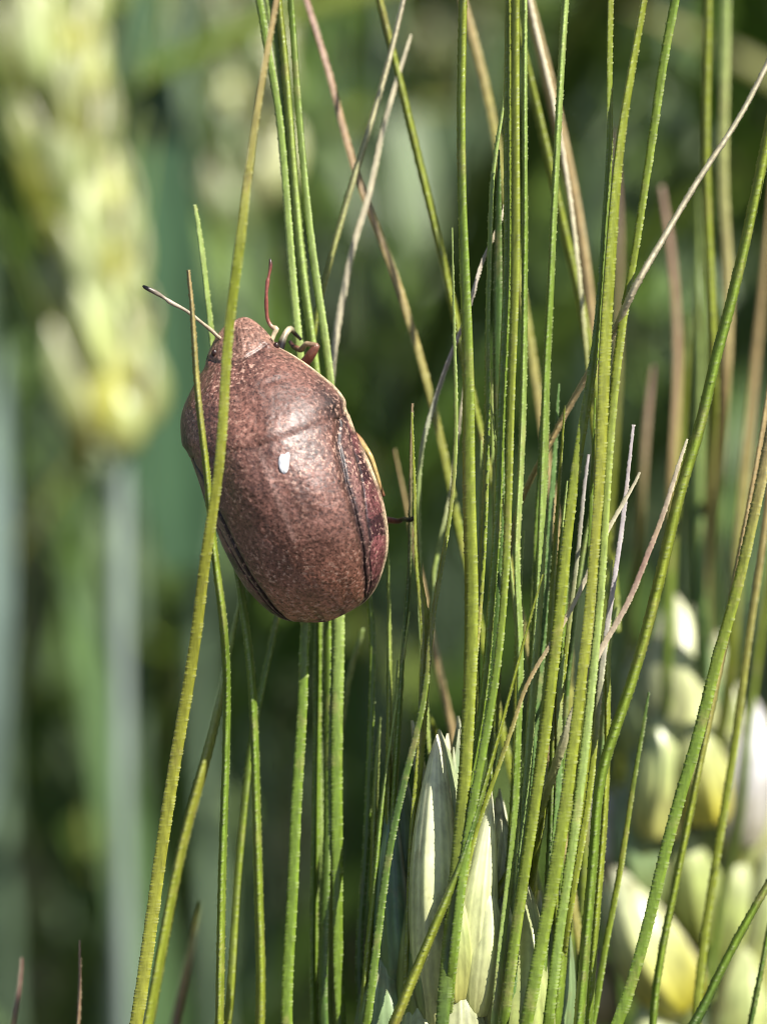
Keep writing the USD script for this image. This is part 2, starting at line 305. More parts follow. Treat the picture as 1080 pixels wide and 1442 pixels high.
def plant(label, ear_px, ear_d, awns, n_spk, palettes, name='wheat_plant', group=None, custom=(), axis_px=(0, -1), bottom_ear=True, seed=1, face=None, ground_shift=(0, 0.004), attach=None, stem_cols=None, leaves=1, own_awns=0, size=1.0, nu=12, nv=9, sink=None, blades=(), stem_w=2.6, anthers=0, pitch=3.7):
    """a wheat plant whose ear starts (lowest spikelet) at pixel ear_px and depth ear_d"""
    rng = np.random.default_rng(seed)
    b = at(*ear_px, ear_d); ax = RIGHT * axis_px[0] - UP * axis_px[1]
    origin = np.array([b[0] + ground_shift[0], b[1] + ground_shift[1], 0.0])
    t = thing(name, origin, label, 'wheat', group)
    P = stem_to_ground(t, origin, b, rng, w=stem_w, cols=stem_cols)
    for bl, bw, bc in blades:
        Mesh().add(*leaf_mesh([at(*q) for q in bl], bw * MM, bc, -FWD + 0.2 * RIGHT, 0.3)).build(t, 'leaf', LEAF, origin)
    lay, roots = ear_layout(b, ax, face if face is not None else -FWD * 0.8 + RIGHT * rng.uniform(-0.5, 0.5), n_spk, rng, size=size, pitch=pitch)
    rach = Mesh().add(*tube_mesh([b, b + ax / np.linalg.norm(ax) * n_spk * 0.5 * pitch * size * MM, b + ax / np.linalg.norm(ax) * n_spk * pitch * size * MM], [1.6 * MM, 1.3 * MM, 0.8 * MM], [(0.2, 0.26, 0.1)] * 2, step=3))
    rach.build(t, 'rachis', STEM, origin)
    build_ear(t, origin, lay, palettes, rng, nu, nv)
    extra = []
    for q, h in enumerate(custom):
        for e_ in range(3):
            (bx, by), (tx, ty), w, d, tilt, cols = h[:6]
            jx, jy = rng.uniform(-34, 34), rng.uniform(-20, 75)
            extra.append(((bx + jx * 0.6, by + jy), (tx + jx * 1.2, ty + jy), w * rng.uniform(0.5, 0.8), d + rng.uniform(0.7, 1.8), tilt + rng.uniform(-0.4, 0.4), palettes[rng.integers(len(palettes))]))
    for h in list(custom) + extra:
        (bx, by), (tx, ty), w, d, tilt, cols = h[:6]
        td = h[6] if len(h) > 6 else d
        out = -FWD + RIGHT * tilt
        Mesh().add(*husk_mesh(at(bx, by, d), at(tx, ty, td), 0.9 * w / PPM * d / D0 * MM, out, cols, nu=34, nv=25, seed=bx * 0.37, depth=h[7] * MM if len(h) > 7 else None)).build(t, 'lemma', HUSK, origin)
    roots = [r for r in roots]
    for (d, cols, pts, up) in awns:
        pts = [p if len(p) > 3 else (*p, d) for p in pts]; n0 = len(pts); low0 = 0
        if up: pts = extend_top(pts, up)
        P, W = px_awn(pts, d)
        if attach is not False:                      # run on down to a floret of this plant's ear
            low = P[0]; dirn = P[0] - P[1]; dirn /= np.linalg.norm(dirn)
            below = [r for r in roots if (r[0] - low) @ UP < -0.0015]
            if below:
                j = min(range(len(below)), key=lambda k: np.linalg.norm((below[k][0] - low) - dirn * ((below[k][0] - low) @ dirn)) + 0.15 * np.linalg.norm(below[k][0] - low))
                rt, rd = below[j]; roots = [r for r in roots if r[0] is not rt]
                gap = np.linalg.norm(rt - low)
                mid = (low + dirn * gap * 0.4) * 0.5 + (rt + rd * gap * 0.4) * 0.5
                low0 = 2; P = np.vstack([rt - rd * 0.6 * MM, mid, P]); W = np.r_[W[0] * 1.1, W[0] * 1.05, W]
        elif sink:
            x, y, w_, dd = pts[-1]; (x2, y2) = pts[-2][:2]; L_ = math.hypot(x - x2, y - y2); ux, uy = (x - x2) / L_, (y - y2) / L_
            more = [(x + ux * 60, y + uy * 60, w_ * 1.1, dd + 0.9), (x + ux * 140 + (sink - x) * 0.15, y + uy * 150, w_ * 1.15, max(dd, 102.0) + 3.2), (x + ux * 230 + (sink - x) * 0.4, y + 330, w_, max(dd, 102.0) + 4.0)]
            P, W = px_awn(pts + more, d); low0 = 3
        Mesh().add(*awn_mesh(P, W, cols[::-1], rng, stops=(low0, low0 + n0 - 1))).build(t, 'awn', AWN, origin)
    for rt, rd in roots[:own_awns]:
        L = rng.uniform(45, 75) * MM
        q = rt + rd * L * 0.5 + rng.normal(0, 1, 3) * MM; e = rt + rd * L + rng.normal(0, 3, 3) * MM
        w0 = rng.uniform(0.32, 0.5) * MM
        Mesh().add(*awn_mesh([rt, q, e], [w0, w0 * 0.8, 0.06 * MM], [G, OL, TAN], rng, tooth=0.3, nseg=9)).build(t, 'awn', AWN, origin)
    for k in range(anthers):
        h_ = lay[int(rng.integers(len(lay)))]; q0 = h_[2] * 0.6 + h_[1] * 0.4 + np.asarray(h_[4]) / np.linalg.norm(h_[4]) * 1.6 * MM
        Mesh().add(*tube_mesh([q0, q0 + [rng.normal(0, 0.3) * MM, 0, -1.4 * MM], q0 + [rng.normal(0, 0.6) * MM, 0, -3.2 * MM]], [0.5 * MM, 1.0 * MM, 0.5 * MM], [(0.62, 0.52, 0.06), (0.55, 0.46, 0.05)], nseg=6, step=0.8)).build(t, 'anther', HUSK, origin)
    for k in range(leaves):
        z = b[2] * rng.uniform(0.55, 0.8)
        leaf_from(t, origin, origin * (1 - z / b[2]) * [1, 1, 0] + b * (z / b[2]), rng.uniform(0.3, 2.8), rng.uniform(0.12, 0.2), rng.uniform(0.008, 0.012), rng, rise=0.4)
    return t, origin

# --- the plant whose awns hold the bug (ear below the frame)
A_left = [
    (97.6, [TAN, OL, YO, YO, YO], [(388, 0, 11, 95.2), (365, 130, 13, 95.2), (345, 270, 17, 95.4), (335, 350, 21, 95.6), (320, 470, 20, 96.2), (312, 580, 20, 96.6), (303, 680, 20, 97), (290, 770, 22), (277, 880, 23, 98.5), (252, 1040, 24, 99.5), (230, 1180, 25, 100), (205, 1360, 26, 100.2), (192, 1442, 26, 100.2)], 420),
    (98.2, [TAN, OL, G, G, OL], [(265, 380, 6), (272, 450, 10), (280, 560, 13), (290, 650, 14), (300, 760, 15), (312, 860, 16), (318, 960, 16, 99.5), (317, 1080, 16, 100), (312, 1250, 17, 100), (308, 1442, 18, 100)], 0),
    (103, [LG, G, G, OL], [(274, 288, 7), (283, 350, 10), (293, 440, 11), (310, 600, 13), (328, 760, 15), (342, 860, 16), (352, 940, 17), (358, 1030, 17), (362, 1160, 18), (366, 1300, 19), (367, 1442, 20)], 0),
    (105, [LG, YO, OL, OL], [(320, 930, 12), (306, 1000, 16), (284, 1090, 20), (262, 1170, 21), (240, 1270, 22), (220, 1380, 23), (208, 1442, 24)], 90),
    (103, [G, LG, G, G], [(366, 0, 13), (380, 80, 14), (392, 150, 14), (402, 250, 14), (412, 380, 15), (420, 470, 16), (432, 580, 17), (440, 720, 18), (430, 870, 19), (425, 1000, 20), (417, 1120, 21), (410, 1280, 22), (404, 1442, 23)], 300),
    (103.3, [OL, LG, G, G, DG], [(392, 0, 14), (405, 130, 16), (416, 260, 17), (430, 400, 18), (444, 500, 18), (455, 640, 18), (460, 780, 17), (462, 880, 17), (463, 1000, 17), (463, 1160, 18), (460, 1300, 19), (458, 1442, 20)], 330),
    (103.2, [G, LG, LG, G, G], [(409, 0, 13), (418, 130, 14), (430, 270, 14), (446, 400, 15), (463, 520, 15), (472, 640, 16), (476, 780, 18), (477, 880, 22), (475, 1000, 23), (475, 1150, 23), (476, 1300, 20), (480, 1442, 20)], 300),
    (103.8, [G, G, G, DG], [(382, 0, 14), (397, 120, 15), (410, 260, 17), (424, 400, 18), (436, 490, 18), (470, 640, 16), (505, 760, 13), (521, 850, 12), (524, 950, 12), (520, 1060, 13), (514, 1200, 14), (512, 1442, 16)], 260),
    (104.4, [LG, G, G, G], [(375, -20, 12), (400, 150, 14), (418, 300, 17), (432, 430, 18), (442, 540, 18), (450, 640, 18), (452, 760, 18), (447, 880, 18), (446, 1000, 18), (444, 1200, 18), (443, 1442, 18)], 200),
    (116, [OL, TAN, BR], [(282, 1270, 7), (262, 1360, 15), (245, 1442, 20)], 0),
    (104, [PINK, BR], [(112, 1325, 3), (112, 1380, 6), (110, 1442, 8)], 0),
    (110, [PINK, PINK, BR], [(32, 1350, 4), (27, 1400, 8), (20, 1442, 10)], 0),
    (108, [LG, OL, G], [(512, 885, 6), (500, 920, 10), (488, 970, 11), (478, 1040, 12), (470, 1200, 14), (466, 1442, 16)], 0),
]
bug_plant, _ = plant('green wheat plant whose serrated awns the brown shield bug clings to', (370, 3330), 101.5, A_left, 9, [HC_GREEN, HC_YELLOW], axis_px=(0.02, -1), seed=3)

# --- the plant with the pale glossy spikelets, bottom centre, and the dense sheaf of awns
C = []
def c_awn(d, cols, pts, up=0): C.append((d, cols, pts, up))
c_awn(99.2, [OL, G, OL, OL, DG], [(652, 0, 18), (652, 130, 18), (653, 270, 18), (657, 400, 22), (661, 520, 24), (662, 700, 27), (664, 820, 28), (663, 920, 28), (660, 1000, 26), (652, 1130, 27), (641, 1250, 28), (628, 1380, 28), (620, 1470, 26)], 300)
c_awn(100.4, [LG, G, OL, G], [(708, 150, 8), (694, 250, 9), (691, 330, 10), (688, 450, 10), (687, 580, 12), (684, 700, 13), (679, 790, 14), (670, 900, 15), (660, 1000, 15), (650, 1130, 16), (638, 1290, 18)], 140)
c_awn(99.6, [OL, G, G, G], [(714, 0, 15), (715, 200, 16), (714, 350, 17), (709, 480, 17), (704, 600, 17), (699, 740, 16), (690, 860, 16), (682, 960, 16), (668, 1060, 16), (655, 1170, 18), (640, 1300, 18)], 380)
c_awn(99.0, [OL, OL, OL, G, G], [(728, 0, 18), (728, 200, 18), (728, 350, 19), (726, 450, 17), (722, 560, 15), (718, 680, 15), (713, 800, 15), (704, 900, 15), (690, 1000, 16), (670, 1110, 17), (652, 1230, 18), (636, 1360, 18)], 420)
c_awn(99.8, [LG, G, LG, G, LG], [(740, 0, 11), (740, 200, 11), (740, 330, 12), (738, 450, 13), (734, 590, 14), (730, 700, 13), (727, 800, 13), (731, 900, 13), (727, 1040, 14), (722, 1160, 15), (708, 1300, 16), (697, 1442, 18)], 260)
c_awn(101.5, [DG, DG, DG], [(703, 350, 16), (702, 480, 20), (702, 600, 20), (705, 720, 17), (700, 850, 16), (688, 1000, 16), (660, 1150, 17), (645, 1300, 18)], 140)
c_awn(100.2, [LG, G, LG, BG], [(796, 0, 14), (790, 100, 14), (785, 200, 14), (779, 330, 14), (774, 440, 15), (770, 520, 16), (767, 620, 17), (763, 740, 18), (758, 860, 17), (750, 980, 17), (740, 1120, 17), (730, 1260, 18), (720, 1400, 20)], 340)
c_awn(99.4, [OL, G, OL, OL, G], [(858, 0, 12), (857, 120, 12), (857, 200, 13), (852, 300, 14), (846, 400, 16), (836, 500, 18), (818, 610, 19), (803, 720, 20), (793, 820, 21), (782, 920, 22), (770, 1020, 22), (752, 1150, 22), (732, 1290, 22), (712, 1442, 22)], 330)
c_awn(98.8, [OL, OL, YO, OL, G], [(906, 0, 14), (888, 100, 16), (872, 200, 19), (861, 310, 22), (853, 420, 24), (848, 520, 25), (845, 620, 22), (838, 740, 20), (828, 860, 20), (815, 980, 22), (800, 1100, 24), (782, 1220, 26), (760, 1340, 26), (742, 1442, 26)], 400)
c_awn(99.2, [G, OL, LG, G], [(951, 0, 18), (935, 90, 18), (922, 180, 17), (907, 280, 15), (893, 370, 14), (880, 440, 16), (868, 520, 18), (858, 620, 17), (851, 740, 16), (843, 860, 16), (833, 960, 17), (822, 1060, 18), (806, 1180, 19), (788, 1300, 20), (772, 1442, 22)], 360)
c_awn(98.4, [PALE, PALE, TAN, OL, G], [(1085, 80, 11), (1040, 165, 11), (985, 250, 12), (935, 335, 13), (893, 408, 14), (868, 460, 14, 99.5), (835, 515, 14, 101), (800, 575, 13, 102), (765, 640, 12, 102.5), (735, 700, 11, 103), (715, 780, 11, 103), (702, 900, 12, 103), (695, 1050, 13, 103), (680, 1200, 14, 102)], 240)
c_awn(99.4, [PALE, PALE, TAN, OL, OL], [(901, 665, 4), (880, 705, 8), (860, 740, 9), (843, 775, 10), (815, 838, 9), (790, 885, 9), (765, 925, 8), (742, 965, 8), (722, 1020, 9), (708, 1060, 9), (690, 1110, 9), (670, 1170, 10), (650, 1260, 12)], 0)
c_awn(99.6, [PALE, PINK, PALE, OL, OL, YO], [(968, 618, 4), (948, 680, 9), (930, 735, 10), (910, 785, 11), (885, 845, 11), (860, 890, 11), (840, 925, 13), (815, 985, 15), (795, 1040, 18), (775, 1100, 17, 100.4), (740, 1190, 18, 101), (697, 1262, 20, 101.2), (650, 1325, 21, 101.4), (605, 1385, 21, 101.4), (560, 1450, 20, 101.4)], 0)
c_awn(101, [LIL, LIL, OL, OL], [(893, 598, 5), (886, 660, 7), (876, 740, 9), (862, 830, 10), (852, 900, 11), (842, 1000, 12), (830, 1120, 13), (800, 1300, 14)], 0)
c_awn(101.5, [LIL, OL, OL], [(829, 640, 5), (822, 690, 7), (815, 760, 8), (806, 840, 9), (796, 930, 10), (780, 1060, 12), (755, 1200, 14)], 0)
c_awn(102, [BR, DG, G, G], [(580, 568, 4), (578, 660, 7), (577, 740, 8), (574, 840, 9), (569, 900, 9), (564, 980, 10), (556, 1100, 12), (548, 1250, 14), (540, 1400, 16)], 0)
c_awn(101, [OL, OL, OL], [(584, 700, 6), (588, 800, 12), (597, 880, 20), (596, 960, 20), (592, 1050, 18), (583, 1160, 17), (577, 1290, 17), (572, 1400, 17)], 120)
c_awn(100.6, [LG, OL, DG, G], [(640, 480, 6), (642, 590, 8), (636, 700, 8), (622, 790, 9), (608, 880, 10), (598, 980, 12), (575, 1080, 14), (548, 1200, 15), (530, 1330, 16), (515, 1442, 18)], 160)
c_awn(102, [PALE, LIL, LG, LG, OL], [(710, 288, 5), (692, 338, 7), (676, 375, 7), (666, 410, 8), (650, 460, 8, 103), (630, 510, 9, 103.5), (608, 575, 10, 104), (595, 620, 9, 104), (588, 700, 9, 104.5), (592, 850, 10, 104.5), (600, 1000, 12, 104), (612, 1150, 14, 104)], 0)
c_awn(103, [BG, BG, BG], [(706, 640, 10), (702, 760, 13), (694, 870, 15), (684, 960, 16), (668, 1060, 15), (652, 1160, 14), (640, 1250, 14)], 200)
c_awn(101, [LG, LG, BG], [(722, 830, 6), (730, 900, 9), (733, 980, 9), (731, 1080, 10), (726, 1200, 12), (716, 1400, 14)], 260)
c_awn(101.2, [OL, LG, G], [(785, 720, 8), (778, 840, 11), (770, 960, 12), (760, 1060, 13), (748, 1170, 14), (735, 1290, 16), (722, 1420, 18)], 150)
c_awn(100.3, [G, LG, LG, LG], [(830, 760, 8), (826, 860, 10), (815, 960, 11), (803, 1040, 11), (795, 1120, 11), (782, 1220, 11), (766, 1330, 12), (748, 1442, 14)], 200)
c_awn(101.6, [OL, OL, G], [(846, 840, 12), (838, 960, 18), (828, 1060, 22), (812, 1160, 24), (800, 1260, 24), (790, 1360, 22), (782, 1442, 20)], 160)
c_awn(102.4, [DG, G, DG], [(770, 500, 12), (762, 640, 14), (756, 760, 14), (752, 880, 14), (744, 1020, 14), (730, 1180, 15)], 160)
c_awn(102.8, [BG, BG], [(780, 640, 10), (772, 760, 12), (764, 900, 13), (752, 1040, 13), (738, 1180, 14)], 100)
c_awn(99.0, [OL, DG, OL, YO], [(700, 1040, 8), (672, 1140, 12), (648, 1220, 16), (620, 1290, 18), (590, 1360, 20), (555, 1442, 22)], 240)
c_awn(102.2, [LG, G, OL], [(548, 1060, 6), (560, 980, 8)][::-1] + [(536, 1160, 12), (526, 1270, 13), (516, 1370, 14), (510, 1460, 15)], 120)
rf = np.random.default_rng(77)
for q in range(9):
    x3 = 690 + 150 * (q + rf.uniform(0.1, 0.9)) / 9; x2 = x3 + rf.uniform(0, 45); x1 = x2 + rf.uniform(0, 50); y1 = rf.uniform(640, 960); d_ = rf.uniform(100.6, 104.5)
    c_awn(d_, [LG, [OL, G, DG, BG][q % 4], [G, DG, OL][q % 3], G], [(x1, y1, 3), (x1 * 0.55 + x2 * 0.45 - 2, y1 * 0.6 + 1000 * 0.4, 11), (x2, 1060, 13), (x3, 1442, 17)], 0)
for q, (x1, y1, x2, x3) in enumerate(((560, 930, 556, 545), (545, 760, 548, 538), (678, 620, 672, 660), (535, 1010, 530, 520), (690, 520, 694, 682))):
    c_awn(102.5 + 0.3 * q, [LG, OL, G], [(x1, y1, 3), (x2, y1 * 0.4 + 700, 11), (x3, 1400, 15)], 0)
SPK = [
    ((642, 1410), (630, 1212), 62, 100.5, -0.1, HC_YELLOW), ((672, 1430), (684, 1222), 60, 100.6, 0.3, HC_PALE), ((606, 1440), (600, 1236), 58, 100.8, -0.5, HC_GREEN), ((700, 1450), (716, 1262), 60, 100.9, 0.5, HC_YELLOW),
    ((622, 1455), (614, 1035), 87, 100.8, -0.25, HC_PALE), ((655, 1410), (622, 1028), 94, 101.6, 0.35, [(0.40, 0.44, 0.12), (0.46, 0.50, 0.22), (0.42, 0.50, 0.28)]),
    ((660, 1420), (694, 1115), 69, 100.9, 0.2, HC_PALE), ((690, 1370), (704, 1125), 69, 102.2, 0.6, HC_PALE), ((668, 1440), (655, 1120), 64, 102.0, 0.0, HC_YELLOW),
    ((660, 1620), (648, 1330), 118, 101.0, 0.05, [(0.40, 0.42, 0.2), (0.44, 0.45, 0.25), (0.46, 0.50, 0.26)]),
    ((566, 1440), (548, 1110), 73, 102.4, -0.6, [(0.16, 0.24, 0.07), (0.16, 0.26, 0.12), (0.26, 0.38, 0.24)]), ((575, 1460), (566, 1090), 69, 103.2, -0.4, HC_GREEN), ((600, 1530), (582, 1230), 91, 101.8, -0.3, [(0.26, 0.32, 0.06), (0.28, 0.34, 0.08), (0.34, 0.40, 0.16)]),
    ((725, 1590), (744, 1240), 116, 101.6, 0.45, HC_BLUE), ((716, 1510), (730, 1180), 78, 102.6, 0.5, HC_BLUE), ((690, 1530), (712, 1210), 89, 102.0, 0.1, [(0.36, 0.38, 0.05), (0.34, 0.40, 0.10), (0.30, 0.38, 0.16)]),
    ((545, 1590), (538, 1330), 107, 102.0, -0.5, HC_GREEN), ((600, 1630), (590, 1370), 112, 101.2, -0.2, HC_YELLOW), ((735, 1650), (738, 1400), 123, 101.8, 0.4, HC_BLUE),
    ((690, 1630), (676, 1345), 100, 101.6, 0.3, HC_PALE), ((625, 1640), (612, 1380), 96, 101.9, -0.3, HC_YELLOW),
    ((640, 1510), (640, 1200), 85, 103.0, 0.0, HC_GREEN),
]
plant('green wheat plant with pale glossy spikelets at bottom centre under the densest awns', (650, 2960), 104.5, C, 7, [HC_GREEN, HC_GREEN, HC_PALE], axis_px=(0.0, -1), custom=SPK, seed=5, attach=False, sink=650)

# --- two sharp awns along the right edge: a plant whose ear lies below the frame
Rr = [
    (99.6, [OL, G, OL, G, G], [(1085, 170, 22), (1070, 250, 22), (1052, 340, 22), (1030, 430, 22), (1005, 520, 22), (983, 610, 23), (962, 680, 23), (940, 770, 23), (918, 860, 23), (893, 950, 22), (866, 1030, 22), (848, 1090, 21), (838, 1180, 20), (828, 1300, 20), (815, 1442, 22)], 420),
    (98.8, [TAN, OL, G, G, G], [(1088, 600, 22), (1072, 680, 22), (1050, 780, 22), (1030, 860, 22), (1010, 930, 23), (988, 1020, 23), (965, 1100, 23), (942, 1180, 23), (915, 1290, 23), (893, 1370, 23), (868, 1442, 24)], 500),
    (104, [TAN, TAN, OL, G], [(1090, 500, 11), (1072, 610, 12), (1052, 720, 13), (1030, 840, 14), (1008, 960, 14), (980, 1100, 14), (950, 1250, 15), (920, 1442, 16)], 300),
    (102, [G, G, DG], [(1095, 1225, 15), (1060, 1285, 16), (1030, 1340, 17), (1005, 1390, 18), (978, 1442, 20)], 300),
    (103, [DG, OL, G], [(914, 975, 3), (905, 1030, 7), (893, 1100, 9), (880, 1180, 11), (866, 1260, 12), (850, 1345, 13), (835, 1442, 14)], 0),
    (104, [G, DG], [(1082, 1310, 9), (1070, 1380, 11), (1058, 1442, 12)], 200),
    (107, [TAN, OL, OL], [(1085, 660, 12), (1072, 780, 14), (1055, 900, 15), (1036, 1040, 16), (1010, 1200, 16), (980, 1442, 18)], 260),
]
plant('wheat plant with two long sharp green awns slanting down the right edge', (900, 3330), 101, Rr, 9, [HC_GREEN], axis_px=(0.0, -1), seed=9)

# --- soft tan awns leaning left, from a plant just behind
T_ = [
    (108, [PINK, TAN, OL, OL, OL], [(428, -10, 12), (470, 130, 14), (500, 240, 15), (540, 350, 16), (578, 465, 16), (612, 590, 16), (640, 720, 15), (660, 810, 15), (690, 950, 15), (740, 1180, 16), (800, 1442, 18)], 250),
    (107, [OL, OL, OL, TAN, OL], [(533, -10, 14), (560, 100, 15), (592, 235, 16), (620, 350, 16), (642, 450, 16), (660, 540, 15), (690, 670, 14), (730, 850, 14), (780, 1100, 16), (830, 1442, 18)], 260),
    (105, [PALE, OL, G, OL], [(570, -5, 9), (547, 90, 11), (530, 150, 12), (510, 215, 13), (482, 310, 13), (456, 405, 12), (438, 500, 12), (420, 640, 13), (405, 780, 13), (390, 870, 13), (375, 940, 13), (362, 1000, 14), (342, 1150, 16), (330, 1300, 17), (322, 1442, 18)], 130),
    (107, [PALE, PALE, LG, G], [(578, 48, 4), (558, 115, 8), (537, 195, 10), (517, 285, 11), (500, 340, 12), (487, 400, 12), (474, 470, 12), (460, 620, 12), (450, 900, 12), (445, 1442, 12)], 0),
    (112, [TAN, OL, TAN, OL, G], [(648, -10, 17), (680, 110, 18), (700, 210, 18), (720, 330, 18), (745, 480, 17), (775, 680, 17), (800, 950, 18), (800, 1442, 18)], 260),
    (113, [TAN, TAN, TAN, OL, G], [(742, -10, 18), (762, 70, 22), (790, 190, 26), (812, 300, 27), (828, 400, 26), (838, 500, 24), (842, 640, 20), (835, 900, 18), (812, 1442, 18)], 260),
    (109, [OL, OL, OL], [(735, 60, 14), (765, 190, 17), (795, 320, 19), (822, 440, 19), (840, 550, 18), (842, 720, 16), (820, 1000, 16)], 250),
    (106, [PALE, PALE, OL], [(745, -10, 9), (760, 60, 9), (778, 135, 9), (790, 200, 8), (808, 330, 8), (830, 560, 8)], 200),
    (112, [TAN, TAN, OL], [(580, 760, 8), (600, 860, 14), (625, 980, 15), (650, 1090, 15), (700, 1300, 16)], 130),
    (126, [PINK, OL, OL], [(868, 240, 8), (872, 320, 12), (872, 420, 13), (868, 560, 14), (850, 800, 14), (825, 1100, 15)], 60),
    (126, [PINK, TAN, OL, OL], [(932, 262, 8), (942, 330, 13), (950, 420, 15), (953, 520, 16), (945, 680, 16), (935, 850, 16, 136), (925, 1100, 17, 146)], 0),
    (126, [PINK, OL, OL], [(920, 515, 6), (912, 600, 12), (905, 700, 13), (893, 830, 14, 134), (880, 1000, 15, 142)], 0),
    (112, [OL, OL, TAN, OL], [(998, -10, 18), (995, 130, 19), (994, 250, 20), (999, 380, 20), (1004, 480, 20), (1000, 640, 20, 120), (992, 830, 20, 136), (985, 1100, 20, 146)], 300),
    (119, [LG, TAN, BG, OL], [(1023, -10, 18), (1020, 130, 19), (1018, 260, 20), (1024, 400, 20), (1022, 520, 20), (1010, 680, 22, 126), (1000, 850, 22, 138), (995, 1100, 22, 148)], 300),
    (106, [PALE, LG, OL], [(640, 640, 6), (650, 560, 6)][:1] + [(720, 770, 9), (722, 830, 9)][:0] + [(632, 700, 7), (612, 800, 8), (600, 900, 8)], 160),
]
plant('wheat plant with soft tan awns leaning left behind the dense green ones', (880, 3120), 116, T_, 9, [HC_GREEN, HC_YELLOW], axis_px=(0.0, -1), seed=11, attach=False, sink=880)

# --- blurred fat ear in the lower right
YB = [(0.50, 0.44, 0.04), (0.46, 0.48, 0.16), (0.54, 0.58, 0.36)]
B_SPK = [
    ((968, 1075), (952, 835), 113, 131.0, 0.1, HC_PALE), ((935, 1120), (905, 905), 100, 132.0, -0.4, HC_BLUE), ((1000, 1120), (1015, 890), 88, 134.0, 0.5, HC_YELLOW), ((925, 1180), (930, 980), 88, 130.0, -0.2, HC_YELLOW),
    ((1000, 1160), (985, 985), 92, 129.5, 0.1, YB), ((1040, 1190), (1068, 985), 89, 130.0, 0.4, [(0.55, 0.50, 0.35), (0.66, 0.64, 0.62), (0.72, 0.70, 0.74)]), ((1060, 1230), (1100, 1040), 88, 132.0, 0.7, HC_PALE),
    ((962, 1420), (862, 1225), 120, 129.0, -0.2, [(0.52, 0.46, 0.03), (0.50, 0.52, 0.20), (0.56, 0.60, 0.40)]), ((915, 1290), (870, 1110), 97, 131.5, -0.4, HC_GREEN), ((990, 1330), (955, 1130), 92, 131.0, 0.0, HC_BLUE),
    ((1030, 1390), (1030, 1170), 104, 131.5, 0.1, HC_BLUE), ((1070, 1400), (1085, 1190), 97, 130.5, 0.5, HC_YELLOW), ((1040, 1560), (1055, 1320), 112, 129.8, 0.3, HC_BLUE), ((950, 1600), (905, 1395), 124, 129.0, -0.3, HC_YELLOW),
    ((870, 1240), (842, 1105), 64, 132.0, -0.4, [(0.40, 0.30, 0.20), (0.60, 0.54, 0.46), (0.70, 0.66, 0.62)]), ((1100, 1540), (1110, 1330), 108, 131.0, 0.6, HC_PALE), ((850, 1440), (820, 1300), 67, 131.0, -0.5, [(0.3, 0.24, 0.12), (0.4, 0.33, 0.2), (0.45, 0.4, 0.28)]),
]
B_AWN = [
    (124, [OL, G], [(1075, 860, 14), (1060, 980, 16), (1050, 1080, 17)], 500), (128, [LG, BG], [(985, 560, 22), (985, 700, 26), (990, 860, 28)], 300),
    (126, [TAN, OL], [(1060, 540, 16), (1045, 700, 20), (1030, 900, 22)], 300), (127, [OL, G], [(955, 640, 14), (945, 760, 18), (940, 880, 20)], 200),
]
plant('blurred wheat ear with fat pale and yellow spikelets in the lower right corner', (980, 2120), 134, B_AWN, 3, [HC_GREEN, HC_YELLOW, YB, HC_PALE], axis_px=(0.0, -1), custom=B_SPK, seed=13, attach=False, sink=980, size=1.05)

# --- far blurred ear, upper left, on its bluish stem
plant('large blurred yellow-green wheat ear hanging over the upper left corner on a bluish stem', (168, 640), 225, [], 38, [HC_YELLOW, HC_YELLOW, YB, [(0.50, 0.46, 0.04), (0.44, 0.44, 0.08), (0.46, 0.5, 0.2)], [(0.34, 0.40, 0.12), (0.40, 0.46, 0.2), (0.55, 0.58, 0.32)]], axis_px=(-0.155, -1), seed=17, own_awns=24, ground_shift=(0.003, 0.03), size=0.92, leaves=1, stem_w=1.8, anthers=30, pitch=2.5, face=RIGHT - FWD * 0.35, blades=[([(235, 1560, 245), (205, 1350, 244), (160, 1100, 243), (115, 880, 242), (90, 780, 241)], 5.5, [(0.09, 0.16, 0.06), (0.11, 0.19, 0.07), (0.12, 0.20, 0.07)]), ([(-60, 1250, 215), (-20, 1000, 212), (-6, 800, 210), (4, 560, 208), (6, 480, 207)], 3.4, [(0.25, 0.34, 0.27), (0.30, 0.40, 0.34), (0.30, 0.40, 0.34)]), ([(260, 800, 240), (235, 500, 238), (215, 200, 236), (200, -60, 235)], 9, [(0.08, 0.17, 0.08), (0.09, 0.19, 0.09)])],
      stem_cols=[(0.12, 0.18, 0.10), (0.20, 0.29, 0.22), (0.30, 0.36, 0.32)])
plant('faint pale green wheat ear far behind the tip of the bug-side awns', (345, 330), 340, [], 18, [HC_GREEN, HC_PALE], axis_px=(-0.02, -1), seed=19, own_awns=6, ground_shift=(0.004, 0.03), leaves=1)

